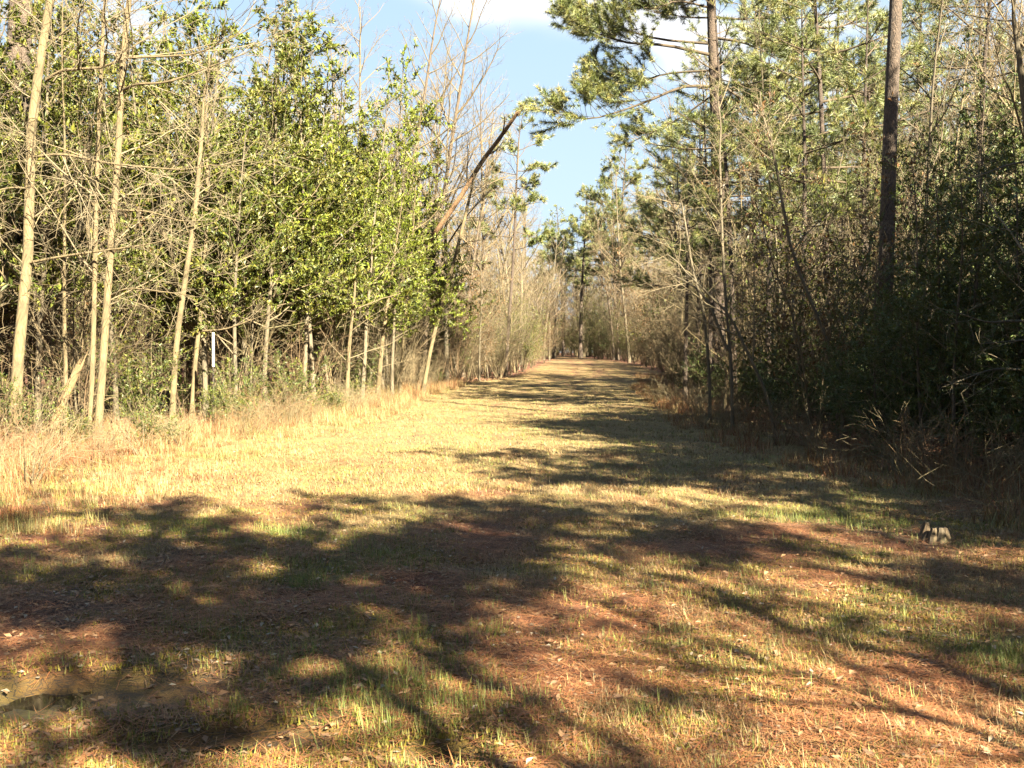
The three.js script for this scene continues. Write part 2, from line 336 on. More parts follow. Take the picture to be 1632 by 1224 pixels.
function growPine({ name, label, category = 'tree', group, seed, H, r, from = 0.5, reach = 3.5, per = 3, needles = 20, len = 0.2, wid = 0.009, gap = 0.22, pts, rads, extra, material = M.pineBark, droop = 0, thick = 3.6, colors = NEEDLE }) {
  const R = mulberry(seed), o = thing(name, label, category, group), T = new Shape(), B = new Shape(), N = new Shape();
  pts ??= path(R, V(0, -0.1, 0), V((R() - 0.5) * 0.06, 1, (R() - 0.5) * 0.06).normalize(), H, 12, 0.02, 0.02);
  rads ??= taper(pts.length, r, r * 0.12, 1.2).map((q, k) => (k === 0 ? q * 1.3 : q));
  T.tube(pts, rads, 12, WHITE);
  const twig = (q, rr, L) => {                                     // side twigs that carry the needle tufts
    const n = Math.max(3, Math.round(L * thick));
    for (let k = 0; k < n; k++) {
      const t = lerp(0.3, 0.99, (k + R()) / n), [p, d] = along(q, t), dir = offAxis(R, d, 0.6 + R() * 0.5); dir.y = dir.y * 0.5 + 0.22; dir.normalize();
      const l = L * lerp(0.4, 0.14, t) * (0.6 + 0.7 * R()) + 0.15, w = path(R, p, dir, l, 4, 0.14, 0.09);
      B.tube(w, taper(w.length, 0.011, 0.005), 3, [0.6, 0.55, 0.5]);
      const m = Math.max(1, Math.round(l / gap));
      for (let i = 0; i < m; i++) { const [tp, td] = along(w, lerp(0.45, 0.999, (i + 1) / m)); tuft(R, N, tp, td, needles, len, wid, colors); }
      if (l > 0.7) for (let i = 0; i < 3; i++) { const [sp, sd] = along(w, 0.35 + R() * 0.5), s = path(R, sp, offAxis(R, sd, 0.7), l * 0.45, 3, 0.15, 0.1); B.tube(s, taper(s.length, 0.007, 0.004), 3, [0.6, 0.55, 0.5]); tuft(R, N, s[3], sd, needles, len, wid, colors); tuft(R, N, s[2], sd, needles, len, wid, colors); }
    }
    const [tp, td] = along(q, 0.999); tuft(R, N, tp, td, needles, len, wid, colors);
  };
  const n = Math.round(H * (1 - from) * per); let a = R() * 6;
  for (let k = 0; k < n; k++) {
    const t = lerp(from, 0.985, (k + R()) / n), u = (t - from) / (1 - from), [p] = along(pts, t);
    a += 2.4 + (R() - 0.5);
    const L = reach * (0.35 + 0.65 * Math.sin(Math.PI * Math.min(1, 0.25 + u * 0.8))) * (0.6 + 0.5 * R()) * lerp(1, 0.5, u), el = lerp(-0.05 - droop, 0.75, u * u) + (R() - 0.5) * 0.25;
    const q = path(R, p, V(Math.cos(a) * Math.cos(el), Math.sin(el), Math.sin(a) * Math.cos(el)), L, 7, 0.09, 0.03), rr = taper(q.length, 0.011 * L + 0.008, 0.006);
    B.tube(q, rr, 5, [0.42, 0.36, 0.30]); twig(q, rr, L);
  }
  for (const [q, r0] of extra ?? []) { const rr = taper(q.length, r0, 0.008); B.tube(q, rr, 6, [0.36, 0.31, 0.27]); let L = 0; for (let k = 1; k < q.length; k++) L += q[k].distanceTo(q[k - 1]); twig(q, rr, L); }
  part('trunk', T, material, o);
  const c = part('crown', B, M.twig, o);
  part('needles', N, M.needle, c).userData.kind = 'stuff';
  return o;
}
const place = (o, x, d, turn = 0, s = 1) => { o.position.set(x, groundY(x, -d) - 0.02, -d); o.rotation.y = turn; o.scale.setScalar(s); return o; };
function copyOf(o, name, label, group) {
  const c = o.clone(); c.name = numbered(name); c.userData = { ...o.userData, label, group }; scene.add(c);
  return c;
}
function spread(name, label, category, geometry, material, spots, sway = 0.12) {

  const m = new THREE.InstancedMesh(geometry, material, spots.length), o = new THREE.Object3D();
  spots.forEach(([x, d, s, tilt = sway], k) => { o.position.set(x, groundY(x, -d) + (spots.lift ?? 0), -d); o.rotation.set((R() - 0.5) * 2 * tilt, R() * 6.2832, (R() - 0.5) * 2 * tilt); o.scale.setScalar(s); o.updateMatrix(); m.setMatrixAt(k, o.matrix); });
  m.name = numbered(name); m.userData = { label, category, kind: 'stuff' }; m.castShadow = m.receiveShadow = true; scene.add(m);
}
const zone = (x, d) => {                                             // by what a plant can be found in the picture
  const c = seen(x, d), deep = d < 21 ? 'in the front row' : d < 34 ? 'a little way back' : d < 60 ? 'well back' : 'far off';
  const by = x < (leftEdge(d) + rightEdge(d)) / 2
    ? (c < 130 ? 'by the left margin' : c < 300 ? 'left of the white post' : c < 390 ? 'beyond the white post' : c < 560 ? 'in the green mass, left half' : c < 700 ? 'in the green mass, right half' : c < 800 ? 'left of the slender pine' : 'right of the slender pine')
    : (c < 1000 ? 'right of the track end' : c < 1110 ? 'left of the overhanging pine' : c < 1230 ? 'right of the overhanging pine' : c < 1390 ? 'left of the dark trunk' : c < 1500 ? 'right of the dark trunk' : 'by the right margin');
  return `, ${deep}, ${by}`;
};
class Stock {                                                      // a few grown models of one kind; every placing is a thing of its own
  constructor(name, models) { this.name = name; this.fresh = [...models]; this.models = models; this.k = 0; }
  put(R, x, d, s, label, group) {
    const o = this.fresh.length ? this.fresh.shift() : copyOf(this.models[this.k++ % this.models.length], this.name, label, group);
    o.userData.label = label; o.userData.group = group;
    return place(o, x, d, R() * 6.2832, s);
  }
}
const R = mulberry(4242);
const times = (n, f) => Array.from({ length: n }, (_, k) => f(k));
const seen = (x, d) => 816 + x / d * FOCAL;                          // column of the photograph
const used = [];
const free = (x, d, gap) => { for (const [a, b, c] of used) if (Math.hypot(a - x, b - d) < Math.max(gap, c)) return false; used.push([x, d, gap]); return true; };
const clearLane = (x, d) => d < 21.5 && d > 5 && Math.abs(seen(x, d) - 340) < 34;   // the white post stays in view

// ---------------------------------------------------------------- trees that stand out
const localPts = (px, D, base, depths) => px.map(([x, y], k) => at(x, y, depths ? depths[k] : D).sub(base));
const footOf = (px, D) => { const x = (px - 816) / FOCAL * D; return V(x, groundY(x, -D) - 0.02, -D); };
function stemFrom(px, D, wide, { top = 0, ...rest }) {                // a trunk that follows the line it has in the photograph
  const base = footOf(px[0][0], D), q = localPts(px, D, base); q[0].set(0, -0.1, 0);
  const R = mulberry(rest.seed), last = q[q.length - 1].clone(), dir = last.clone().sub(q[q.length - 2]).normalize();
  if (top) for (let k = 1; k <= 4; k++) { dir.addScaledVector(unit(R), 0.05).normalize(); q.push(last.clone().addScaledVector(dir, top * k / 4)); }
  const curve = new THREE.CatmullRomCurve3(q), pts = curve.getPoints(18), r0 = wide / 2 * D / FOCAL;
  const rads = taper(pts.length, r0 * 1.12, top ? r0 * 0.3 : 0.008, 1.1); rads[0] *= 1.4;
  const o = (rest.pine ? growPine : growTree)({ ...rest, pts, rads });
  o.position.copy(base); used.push([base.x, -base.z, 0.3]);
  const R2 = mulberry(rest.seed + 5);
  for (const [line, w, depths] of rest.arms ?? []) {
    const a = new THREE.CatmullRomCurve3(localPts(line, D, base, depths)).getPoints(14), ar = taper(a.length, w / 2 * D / FOCAL, 0.004);
    const A = new Shape(); A.tube(a, ar, 6, WHITE);
    const b = part('branch', A, rest.material ?? M.paleBark, o), out = { crown: new Shape() };
    limbs(R2, out, a, ar, 1, KIND.sapling);
    part('twigs', out.crown, M.twig, b).userData.kind = 'stuff';
  }
  return o;
}
const edgeTwig = [1.15, 1.1, 1.0];
stemFrom([[20, 705], [30, 560], [45, 400], [50, 210], [70, 60], [84, -20]], 17, 17, { name: 'verge_tree', seed: 101, kind: 'sapling', top: 2.5, twigTint: edgeTwig,
  label: 'thick pale leaning tree at the left margin with sweeping bare branches',
  arms: [[[[74, 128], [100, 112], [160, 108], [205, 92], [300, 88], [350, 70], [410, 38], [470, -10]], 6, [17, 16.8, 16.6, 16.4, 16.2, 16, 15.9, 15.8]],
    [[[52, 250], [100, 246], [160, 258], [230, 266], [300, 270], [350, 262], [410, 285]], 5, [17, 16.8, 16.5, 16.3, 16.2, 16.1, 16]],
    [[[40, 420], [110, 407], [190, 396], [255, 385], [300, 368]], 5, [17, 16.7, 16.5, 16.3, 16.2]],
    [[[48, 300], [10, 300], [-40, 320]], 4, [17, 16.6, 16]]] });
stemFrom([[139, 716], [147, 600], [152, 400], [157, 200], [164, 60]], 16.8, 8, { name: 'verge_sapling', seed: 102, kind: 'sapling', top: 1.2, label: 'thin pale straight sapling, slimmer of the close pair on the left verge', twigTint: edgeTwig,
  arms: [[[[151, 330], [130, 310], [100, 335], [88, 380]], 4, [16.8, 16.5, 16.3, 16.2]]] });
stemFrom([[152, 718], [164, 580], [176, 400], [188, 250], [196, 100], [208, -20]], 16.6, 12, { name: 'verge_sapling', seed: 103, kind: 'sapling', top: 2, label: 'tan sapling, thicker of the close pair on the left verge', twigTint: edgeTwig,
  arms: [[[[196, 144], [215, 135], [270, 130], [330, 108], [390, 85], [440, 60]], 5, [16.6, 16.3, 16, 15.9, 15.8, 15.7]], [[[178, 470], [205, 460], [260, 465], [310, 472]], 4, [16.6, 16.3, 16, 15.8]],
    [[[185, 335], [240, 338], [290, 352], [340, 350]], 4, [16.6, 16.3, 16.1, 16]]] });
stemFrom([[273, 655], [280, 560], [296, 440], [312, 330], [320, 230]], 21, 9, { name: 'verge_sapling', seed: 104, kind: 'sapling', top: 2, label: 'greenish leaning sapling standing just before the white post', twigTint: edgeTwig });
stemFrom([[303, 652], [312, 570], [322, 480], [327, 400], [330, 300]], 22, 7, { name: 'verge_sapling', seed: 105, kind: 'sapling', top: 2, label: 'slim wavy sapling immediately beside the white post', twigTint: edgeTwig,
  arms: [[[[318, 528], [360, 524], [400, 510], [440, 495]], 4, [22, 21.7, 21.5, 21.3]], [[[327, 440], [370, 420], [410, 395]], 3, [22, 21.6, 21.4]]] });
stemFrom([[552, 655], [556, 560], [566, 450], [562, 330]], 27.5, 7, { name: 'verge_sapling', seed: 106, kind: 'sapling', top: 0, label: 'pale stem below the bright green crown, nearest the track', twigTint: edgeTwig });
stemFrom([[600, 640], [610, 540], [624, 440], [640, 330]], 30.5, 8, { name: 'verge_sapling', seed: 107, kind: 'sapling', top: 0, label: 'pale twin-leaning stem right of the bright green crown', twigTint: edgeTwig });
stemFrom([[672, 622], [690, 540], [720, 430], [745, 330]], 36, 6, { name: 'verge_sapling', seed: 108, kind: 'sapling', top: 1, label: 'grey sapling leaning right over the left verge halfway along', twigTint: edgeTwig });
stemFrom([[1168, 695], [1166, 600], [1158, 500], [1152, 400], [1148, 280]], 19.5, 5, { name: 'verge_sapling', seed: 109, kind: 'sapling', top: 2, label: 'pale thin sapling at the right verge in a patch of sun', twigTint: edgeTwig, material: M.greyBark,
  arms: [[[[1160, 560], [1120, 470], [1075, 440], [1030, 425]], 5, [19.5, 19.6, 19.8, 20]]] });
stemFrom([[1132, 672], [1130, 590], [1118, 480], [1104, 430], [1096, 380]], 22.5, 5, { name: 'verge_sapling', seed: 110, kind: 'sapling', top: 1.5, label: 'crooked grey sapling leaning over the right verge', twigTint: edgeTwig, material: M.greyBark });
stemFrom([[1240, 720], [1225, 640], [1190, 560], [1160, 500], [1130, 470]], 17, 5, { name: 'verge_sapling', seed: 111, kind: 'sapling', top: 1, label: 'arching bare stem bending left out of the right thicket', twigTint: edgeTwig, material: M.greyBark });
stemFrom([[1345, 712], [1338, 600], [1300, 500], [1262, 400], [1240, 280]], 17.5, 6, { name: 'verge_sapling', seed: 112, kind: 'sapling', top: 1.5, label: 'bare sapling leaning left in front of the dark pine trunk', material: M.greyBark });
stemFrom([[1660, 760], [1658, 600], [1650, 420], [1640, 250], [1625, 100]], 11.5, 12, { name: 'verge_sapling', seed: 113, kind: 'sapling', top: 1, label: 'bare sapling at the right margin with pale horizontal branches', material: M.greyBark,
  arms: [[[[1655, 512], [1610, 512], [1572, 513], [1530, 500], [1515, 497]], 5, [11.5, 11.3, 11.2, 11.1, 11]], [[[1657, 592], [1600, 588], [1570, 592], [1540, 603], [1508, 615]], 5, [11.5, 11.3, 11.1, 11, 10.9]],
    [[[1648, 255], [1600, 265], [1560, 280], [1522, 287]], 4, [11.5, 11.3, 11.2, 11.1]], [[[1650, 540], [1600, 545], [1560, 548]], 4, [11.5, 11.2, 11]]] });

stemFrom([[1405, 706], [1408, 560], [1413, 400], [1419, 200], [1428, 0], [1434, -120]], 18, 25, { name: 'pine_tree', pine: true, seed: 121, H: 17, from: 0.72, reach: 3.2, top: 7, needles: 12, thick: 2.4, wid: 0.014, label: 'dark straight pine trunk rising from the right thicket' });
stemFrom([[8, 670], [16, 500], [24, 300], [30, 100], [34, -60]], 24, 44, { name: 'pine_tree', pine: true, seed: 122, H: 20, from: 0.7, reach: 3.4, top: 9, needles: 12, thick: 2.4, wid: 0.014, label: 'thick dark reddish pine trunk at the far left edge' });
{ // the pine that reaches over the track
  const D = 32, base = footOf(1146, D), pts = new THREE.CatmullRomCurve3([V(0, -0.1, 0), ...localPts([[1146, 400], [1140, 150], [1134, 20], [1130, -120], [1128, -330], [1130, -520]], D, base)]).getPoints(18);
  const arm = (line, depths) => new THREE.CatmullRomCurve3(localPts(line, D, base, depths)).getPoints(10);
  const o = growPine({ name: 'pine_tree', label: 'large pine reaching long needled branches over the track against the sky', seed: 131, H: 21, r: 0.24, from: 0.47, reach: 4.4, per: 2.3, pts, needles: 36, wid: 0.014, thick: 6, gap: 0.17,
    extra: [[arm([[1135, 88], [1060, 72], [1000, 68], [950, 52], [905, 30]], [32, 31.6, 31.2, 31, 30.8]), 0.06], [arm([[1135, 70], [1050, 62], [1000, 48], [960, 30], [925, 12]], [32, 32.3, 32.6, 32.8, 33]), 0.045],
      [arm([[1134, 138], [1090, 138], [1040, 158], [980, 180], [930, 190], [878, 178]], [32, 31.7, 31.4, 31.2, 31, 30.8]), 0.055], [arm([[1138, 112], [1060, 118], [1000, 134], [940, 112]], [32, 32.4, 32.8, 33]), 0.04],
      [arm([[1130, 12], [1080, 2], [1040, 14], [1000, 6]], [32, 31.6, 31.2, 31]), 0.04], [arm([[1138, 150], [1080, 190], [1030, 215], [1000, 230]], [32, 32.6, 33, 33.4]), 0.035], [arm([[1140, 60], [1190, 70], [1250, 100]], [32, 31.5, 31]), 0.05],
      [arm([[1140, 130], [1200, 165], [1260, 170]], [32, 31.7, 31]), 0.05], [arm([[1142, 220], [1120, 215], [1070, 232]], [32, 31.5, 31]), 0.03]] });
  o.position.copy(base); used.push([base.x, D, 0.5]);
}
stemFrom([[805, 606], [812, 500], [819, 400], [823, 300], [827, 220], [838, 158]], 58, 5, { name: 'pine_tree', pine: true, seed: 141, H: 16, from: 0.40, reach: 2.8, per: 2.3, needles: 26, wid: 0.03, len: 0.28, thick: 4, material: M.pineBark, label: 'slender sparse pine standing alone against the sky beside the track' });
[[985, 108, 24, 4.6, 'tallest far pine right of where the track vanishes'], [925, 118, 20, 3.8, 'far pine just left of the tallest one over the track end'], [1042, 98, 19, 3.8, 'far pine between the tallest one and the right thicket'], [898, 140, 21, 3.4, 'dark pine right above the end of the track'], [868, 150, 19, 3.2, 'dark pine just left of the end of the track'], [958, 132, 22, 4, 'distant pine half hidden behind the tallest far pine']]
  .forEach(([px, D, H, reach, label], k) => { const o = growPine({ name: 'pine_tree', label, group: 'pines where the track ends', seed: 150 + k, H, r: 0.22, from: 0.45, reach: reach * 1.35, per: 3.3, needles: 20, len: 0.36, wid: 0.032, gap: 0.40, thick: 3 }); const x = (px - 816) / FOCAL * D; place(o, x, D, k * 2); used.push([x, D, 1.5]); });
{ // the broken leaning trunk
  const D = 39, base = footOf(520, D), q = new THREE.CatmullRomCurve3([V(0, -0.1, 0), ...localPts([[600, 500], [680, 390], [735, 312], [768, 258], [795, 222], [826, 178]], D, base, [38.8, 38.4, 38, 37.8, 37.6, 37.4])]).getPoints(20);
  const o = thing('dead_tree', 'orange-brown broken trunk leaning across the sky over the track', 'tree'), T = new Shape(), rr = taper(q.length, 0.12, 0.065); T.tube(q, rr, 10, WHITE, true);
  part('trunk', T, M.snagBark, o);
  const S = new Shape(), R = mulberry(6), e = q[q.length - 1], d = e.clone().sub(q[q.length - 2]).normalize();
  for (let k = 0; k < 7; k++) { const p = e.clone().addScaledVector(unit(R), 0.07).addScaledVector(d, -0.1); S.tube([p, p.clone().addScaledVector(d, 0.25 + R() * 0.45)], [0.05, 0.006], 4, WHITE); }
  for (const t of [0.55, 0.72, 0.86]) { const [p, dd] = along(q, t), w = path(R, p, offAxis(R, dd, 0.9), 0.8 + R(), 5, 0.2, 0.08); S.tube(w, taper(w.length, 0.035, 0.008), 5, WHITE); }
  part('splinters', S, M.snagBark, o).userData.kind = 'stuff';
  o.position.copy(base);
}

// ---------------------------------------------------------------- stocks of woodland plants
const saplings = new Stock('bare_sapling', times(7, (k) => growTree({ name: 'bare_sapling', seed: 201 + k, H: 6.5 + (k * 1.37) % 3.2, r: 0.035 + 0.008 * (k % 4), kind: 'sapling', material: [M.paleBark, M.greyBark, M.paleBark][k % 3], lean: 0.12, sides: 6, twigTint: [[1, 1, 1], [0.68, 0.66, 0.66], [1.2, 1.05, 0.85], [0.55, 0.48, 0.42], [0.85, 0.92, 0.72], [1.0, 0.85, 0.7], [0.78, 0.75, 0.8]][k] })));
const talls = new Stock('bare_tree', times(5, (k) => growTree({ name: 'bare_tree', seed: 231 + k, H: 15 + (k * 2.1) % 5, r: 0.13 + 0.02 * (k % 3), kind: 'tall', material: k % 2 ? M.greyBark : M.brownBark, sides: 8, twigTint: [[0.95, 0.88, 0.8], [0.8, 0.74, 0.7]][k % 2] })));
const hollies = new Stock('evergreen_tree', times(4, (k) => growTree({ name: 'evergreen_tree', seed: 251 + k, H: 7.2 + (k * 1.3) % 2.6, r: 0.06, kind: 'holly', material: M.greyBark, leaf: leafLook(GREEN, 0.095, 0.021), sides: 6 })));
const darkHollies = new Stock('dark_evergreen', times(3, (k) => growTree({ name: 'dark_evergreen', seed: 271 + k, H: 6.0 + k * 0.8, r: 0.055, kind: 'lowHolly', material: M.brownBark, leaf: leafLook(DARKGREEN, 0.085, 0.026), sides: 6 })));
const brightHolly = new Stock('leafy_tree', [growTree({ name: 'leafy_tree', seed: 281, H: 9.4, r: 0.07, kind: 'holly', material: M.greyBark, leaf: leafLook([...BRIGHT, GREEN[0], GREEN[2]], 0.105, 0.022), sides: 6 })]);
const shrubs = new Stock('evergreen_shrub', times(3, (k) => growShrub({ name: 'evergreen_shrub', seed: 291 + k, H: 1.1 + 0.4 * k, stems: 9, spread: 0.5, kind: 'shrub', leaf: leafLook([...GREEN, ...DARKGREEN], 0.06, 0.03) })));
const darkShrubs = new Stock('dark_shrub', times(2, (k) => growShrub({ name: 'dark_shrub', seed: 301 + k, H: 1.5 + 0.5 * k, stems: 10, spread: 0.5, kind: 'shrub', leaf: leafLook(DARKGREEN, 0.065, 0.03) })));
const brushes = new Stock('bare_shrub', times(5, (k) => growShrub({ name: 'bare_shrub', seed: 311 + k, H: 1.6 + 0.5 * k, stems: 15, spread: 0.45, kind: 'brush', tint: [[1, 0.9, 0.78], [0.85, 0.68, 0.55], [1.1, 1.0, 0.85]][k % 3] })));
KIND.broad = { ...KIND.holly, levels: [{ perMetre: 3.6, from: 0.66, angle: [0.7, 1.35], abs: [1.2, 2.6], shrink: 0.5, seg: 5, wander: 0.16, up: 0.04, sides: 4, radius: 0.011 }, ...KIND.holly.levels.slice(1)] };
const shadeTrees = new Stock('broad_evergreen', times(2, (k) => growTree({ name: 'broad_evergreen', seed: 261 + k, H: 10.5, r: 0.11, kind: 'broad', material: M.greyBark, leaf: leafLook(DARKGREEN, 0.14, 0.036), sides: 6 })));
KIND.tangle = { least: 0.0032, tint: [1, 0.95, 0.85], leafLevel: undefined, levels: [
  { perMetre: 3.2, from: 0.12, angle: [0.5, 1.1], abs: [0.5, 1.5], shrink: 0.5, seg: 5, wander: 0.2, up: 0.03, sides: 3, radius: 0.008 },
  { perMetre: 4.5, from: 0.15, angle: [0.4, 1.1], len: [0.3, 0.6], seg: 4, wander: 0.24, up: 0.02, sides: 3, radius: 0.007 },
  { perMetre: 6, from: 0.1, angle: [0.4, 1.1], len: [0.35, 0.7], seg: 2, wander: 0.25, up: 0.0, sides: 3, radius: 0.006 } ] };
KIND.leafyTangle = { ...KIND.tangle, leafLevel: 1 };
const tangles = new Stock('bushy_tree', times(6, (k) => growShrub({ name: 'bushy_tree', category: 'tree', seed: 401 + k, H: 4.6 + 0.7 * (k % 3), stems: 7, spread: 0.26, kind: k < 3 ? 'tangle' : 'leafyTangle', leaf: k < 3 ? undefined : { ...leafLook(k < 5 ? GREEN : [[0.11, 0.06, 0.022], [0.085, 0.045, 0.018]], 0.08, 0.11), from: 0.4 }, tint: [[1, 0.95, 0.8], [0.55, 0.5, 0.44], [0.8, 0.78, 0.72]][k % 3] })));
const youngPines = new Stock('young_pine', times(3, (k) => growPine({ name: 'young_pine', seed: 331 + k, H: 9.5 + 2 * k, r: 0.09, from: 0.42, reach: 2.9, per: 3.0, needles: 34, wid: 0.0115, thick: 4.6 })));
const tallPines = new Stock('pine_tree', times(2, (k) => growPine({ name: 'pine_tree', seed: 341 + k, H: 21 + 2 * k, r: 0.18, from: 0.42, reach: 3.6, per: 2.2, needles: 24, len: 0.26, wid: 0.016, gap: 0.28 })));

// left side
for (const [px, D, s, label] of [[575, 29, 1.0, 'bright green leafy tree nearest the track in the left green mass'], [625, 32, 0.9, 'bright leafy tree at the right end of the green mass'], [480, 26.5, 1.0, 'bright leafy tree left of the middle of the green mass'], [400, 26, 1.05, 'leafy tree at the left end of the green mass'],
  [530, 34, 1.3, 'taller leafy tree rising behind the middle of the green mass'], [440, 31, 1.35, 'tall leafy tree behind the left part of the green mass'], [610, 38, 1.3, 'tall leafy tree behind the right part of the green mass'], [350, 32, 1.4, 'tall leafy tree above and behind the white post']])
  { const x = (px - 816) / FOCAL * D; brightHolly.put(R, x, D, s, label, 'bright leafy trees of the left green mass'); used.push([x, D, 0.8]); }
for (const [px, D, s] of [[556, 44, 0.95], [590, 52, 1.1], [672, 47, 1.0], [694, 54, 1.1], [738, 56, 0.82], [640, 60, 1.1], [500, 46, 1.0], [615, 43, 0.9], [710, 46, 0.9], [765, 62, 0.95], [530, 40, 0.95]]) { const x = (px - 816) / FOCAL * D; talls.put(R, x, D, s, `tall bare sky-line tree${zone(x, D)}`, 'bare trees against the sky'); used.push([x, D, 1]); }
for (const [px, D, s] of [[100, 28, 1.3], [140, 25, 1.25], [190, 29, 1.35], [245, 26, 1.2], [300, 31, 1.4], [110, 33, 1.45], [370, 36, 1.4], [75, 36, 1.4]]) { const x = (px - 816) / FOCAL * D; hollies.put(R, x, D, s, `tall olive-leaved evergreen${zone(x, D)}`, 'tall evergreens behind the left saplings'); used.push([x, D, 0.8]); }
for (const [px, D, s] of [[245, 16.6, 0.7], [120, 15.8, 0.5], [30, 15.5, 0.7], [385, 21, 0.7], [348, 20.2, 0.72], [470, 23.5, 0.9], [520, 25, 0.7]]) { const x = (px - 816) / FOCAL * D; shrubs.put(R, x, D, s, `small grass-edge shrub${zone(x, D)}`, 'green shrubs at the left grass edge'); }
function scatter(stock, n, where, gap, size, label, group, test) {
  let done = 0;
  for (let tries = 0; tries < n * 30 && done < n; tries++) {
    const [x, d] = where();
    if (clearLane(x, d) || (test && !test(x, d)) || !free(x, d, gap)) continue;
    if (x < 0 && d < 21 && seen(x, d) < 340 && R() < (stock === brushes ? 0.45 : 0.8)) continue;
    const q = R(); stock.put(R, x, d, lerp(size[0], size[1], q), (q > 0.72 ? 'large ' : q < 0.28 ? 'small ' : '') + label + (/distant/.test(label) ? '' : d < 140 ? zone(x, d) : (x < leftEdge(d) ? ', left' : ', right') + ' of the far end of the track'), group); done++;
  }
}
const leftWood = (near, far, deep, pw = 1) => () => { const d = lerp(near, far, R() ** 1.25), e = leftEdge(d), room = Math.min(deep, 0.51 * d + 2.5 + e); return [e - 0.3 - R() ** pw * Math.max(room, 0.5), d]; };
const rightWood = (near, far, deep, pw = 1) => () => { const d = lerp(near, far, R() ** 1.25), e = rightEdge(d), room = Math.min(deep, 0.51 * d + 2.5 - e); return [e + 0.3 + R() ** pw * Math.max(room, 0.5), d]; };
scatter(hollies, 50, leftWood(19, 44, 9, 1.3), 0.8, [0.8, 1.4], 'olive-leaved evergreen tree', 'evergreens in the left thicket', (x, d) => x < leftEdge(d) - 0.8 && (seen(x, d) > 370 || R() < 0.6));
scatter(saplings, 130, leftWood(16, 70, 10), 0.45, [0.75, 1.35], 'thin bare sapling', 'bare saplings of the left thicket');
scatter(talls, 44, leftWood(28, 110, 24), 1.8, [0.75, 1.1], 'tall bare grey tree', 'tall bare trees behind the left thicket');
scatter(brushes, 110, leftWood(14.5, 95, 7), 0.5, [0.7, 1.5], 'low tangled bare brown shrub', 'bare shrubs under the left thicket');
scatter(shrubs, 26, leftWood(16, 50, 4), 0.7, [0.5, 1.0], 'leafy green shrub', 'green shrubs under the left thicket');
scatter(tallPines, 8, leftWood(40, 130, 26), 3, [0.8, 1], 'tall pine', 'tall pines behind the left thicket', (x, d) => seen(x, d) < 520 || d > 100);
scatter(tangles, 75, leftWood(16.5, 75, 6), 0.6, [0.75, 1.35], 'bushy many-stemmed tree', 'bushy small trees of the left thicket');
// right side
scatter(tangles, 85, rightWood(13.5, 75, 6), 0.55, [0.7, 1.35], 'bushy many-stemmed tree', 'bushy small trees of the right thicket', (x, d) => d > 18 || seen(x, d) < 1380);
scatter(darkHollies, 52, rightWood(9.5, 17, 4.5), 0.5, [0.38, 0.62], 'low dark glossy evergreen', 'low dark evergreens of the right thicket', (x, d) => seen(x, d) > 1290);
scatter(darkHollies, 30, rightWood(13, 28, 8), 0.7, [0.65, 1.05], 'upright dark evergreen', 'tall dark evergreens of the right thicket', (x, d) => seen(x, d) > 1440);
scatter(hollies, 3, rightWood(22, 60, 6), 1.2, [0.6, 0.9], 'olive-leaved evergreen tree', 'olive evergreens of the right thicket', (x, d) => x > rightEdge(d) + 1);
for (const [px, D, s] of [[1092, 30, 0.8], [1130, 28, 0.8], [1172, 26, 0.85], [1225, 27, 1.0], [1275, 24, 0.9], [1320, 26, 1.1], [1370, 24, 1.05], [1205, 35, 1.25], [1300, 34, 1.3], [1385, 33, 1.3], [1460, 30, 1.2], [1540, 28, 1.1], [1110, 40, 1.2], [1150, 36, 1.15], [1240, 42, 1.4], [1345, 40, 1.4]]) { const x = (px - 816) / FOCAL * D; youngPines.put(R, x, D, s, 'young pine with soft yellow-green needles' + zone(x, D), 'young pines beside the dark trunk'); used.push([x, D, 0.8]); }
scatter(darkShrubs, 30, rightWood(9.5, 34, 4), 0.5, [0.7, 1.1], 'dark low shrub', 'dark shrubs under the right thicket');
scatter(saplings, 125, rightWood(12, 70, 10), 0.45, [0.75, 1.3], 'thin bare sapling', 'bare saplings of the right thicket', (x, d) => d > 16.5 || seen(x, d) < 1400);
scatter(talls, 40, rightWood(27, 100, 24), 1.8, [0.7, 1.05], 'tall bare brown tree', 'tall bare trees behind the right thicket');
scatter(brushes, 110, rightWood(10, 110, 7), 0.5, [0.7, 1.5], 'low tangled bare shrub', 'bare shrubs under the right thicket');
scatter(youngPines, 11, rightWood(20, 60, 9), 1.6, [0.8, 1.15], 'young yellow-green pine', 'young pines of the right thicket', (x, d) => x > rightEdge(d) + 1.2);
for (const [px, D, s] of [[1190, 46, 0.85], [1250, 40, 0.8], [1320, 44, 0.85], [1480, 38, 0.8], [1560, 34, 0.75], [1390, 52, 0.9]]) { const x = (px - 816) / FOCAL * D; tallPines.put(R, x, D, s, 'tall pine with high needled crown' + zone(x, D), 'tall pines filling the upper right'); used.push([x, D, 1]); }
scatter(tallPines, 10, rightWood(30, 120, 24), 3, [0.75, 1], 'tall pine', 'tall pines behind the right thicket', (x, d) => x > rightEdge(d) + 3);
const weeds = new Stock('dry_weed', times(3, (k) => growShrub({ name: 'dry_weed', category: 'weed', seed: 351 + k, H: 0.55 + 0.15 * k, stems: 12, spread: 0.7, kind: 'brush', tint: [[1.3, 1.1, 0.8], [1.1, 0.7, 0.5], [1.35, 1.2, 0.9]][k] })));
scatter(weeds, 46, () => { const d = lerp(11, 30, R()); return [leftEdge(d) + lerp(-0.6, 2.2 * smooth(30, 12, d) + 0.2, R()), d]; }, 0.3, [0.5, 1.2], 'dead branching weed', 'dead weeds of the left verge');
scatter(weeds, 40, () => { const d = lerp(8.5, 32, R()); return [rightEdge(d) - lerp(-0.6, 1.0, R()), d]; }, 0.3, [0.5, 1.2], 'dead branching weed', 'dead weeds of the right verge');
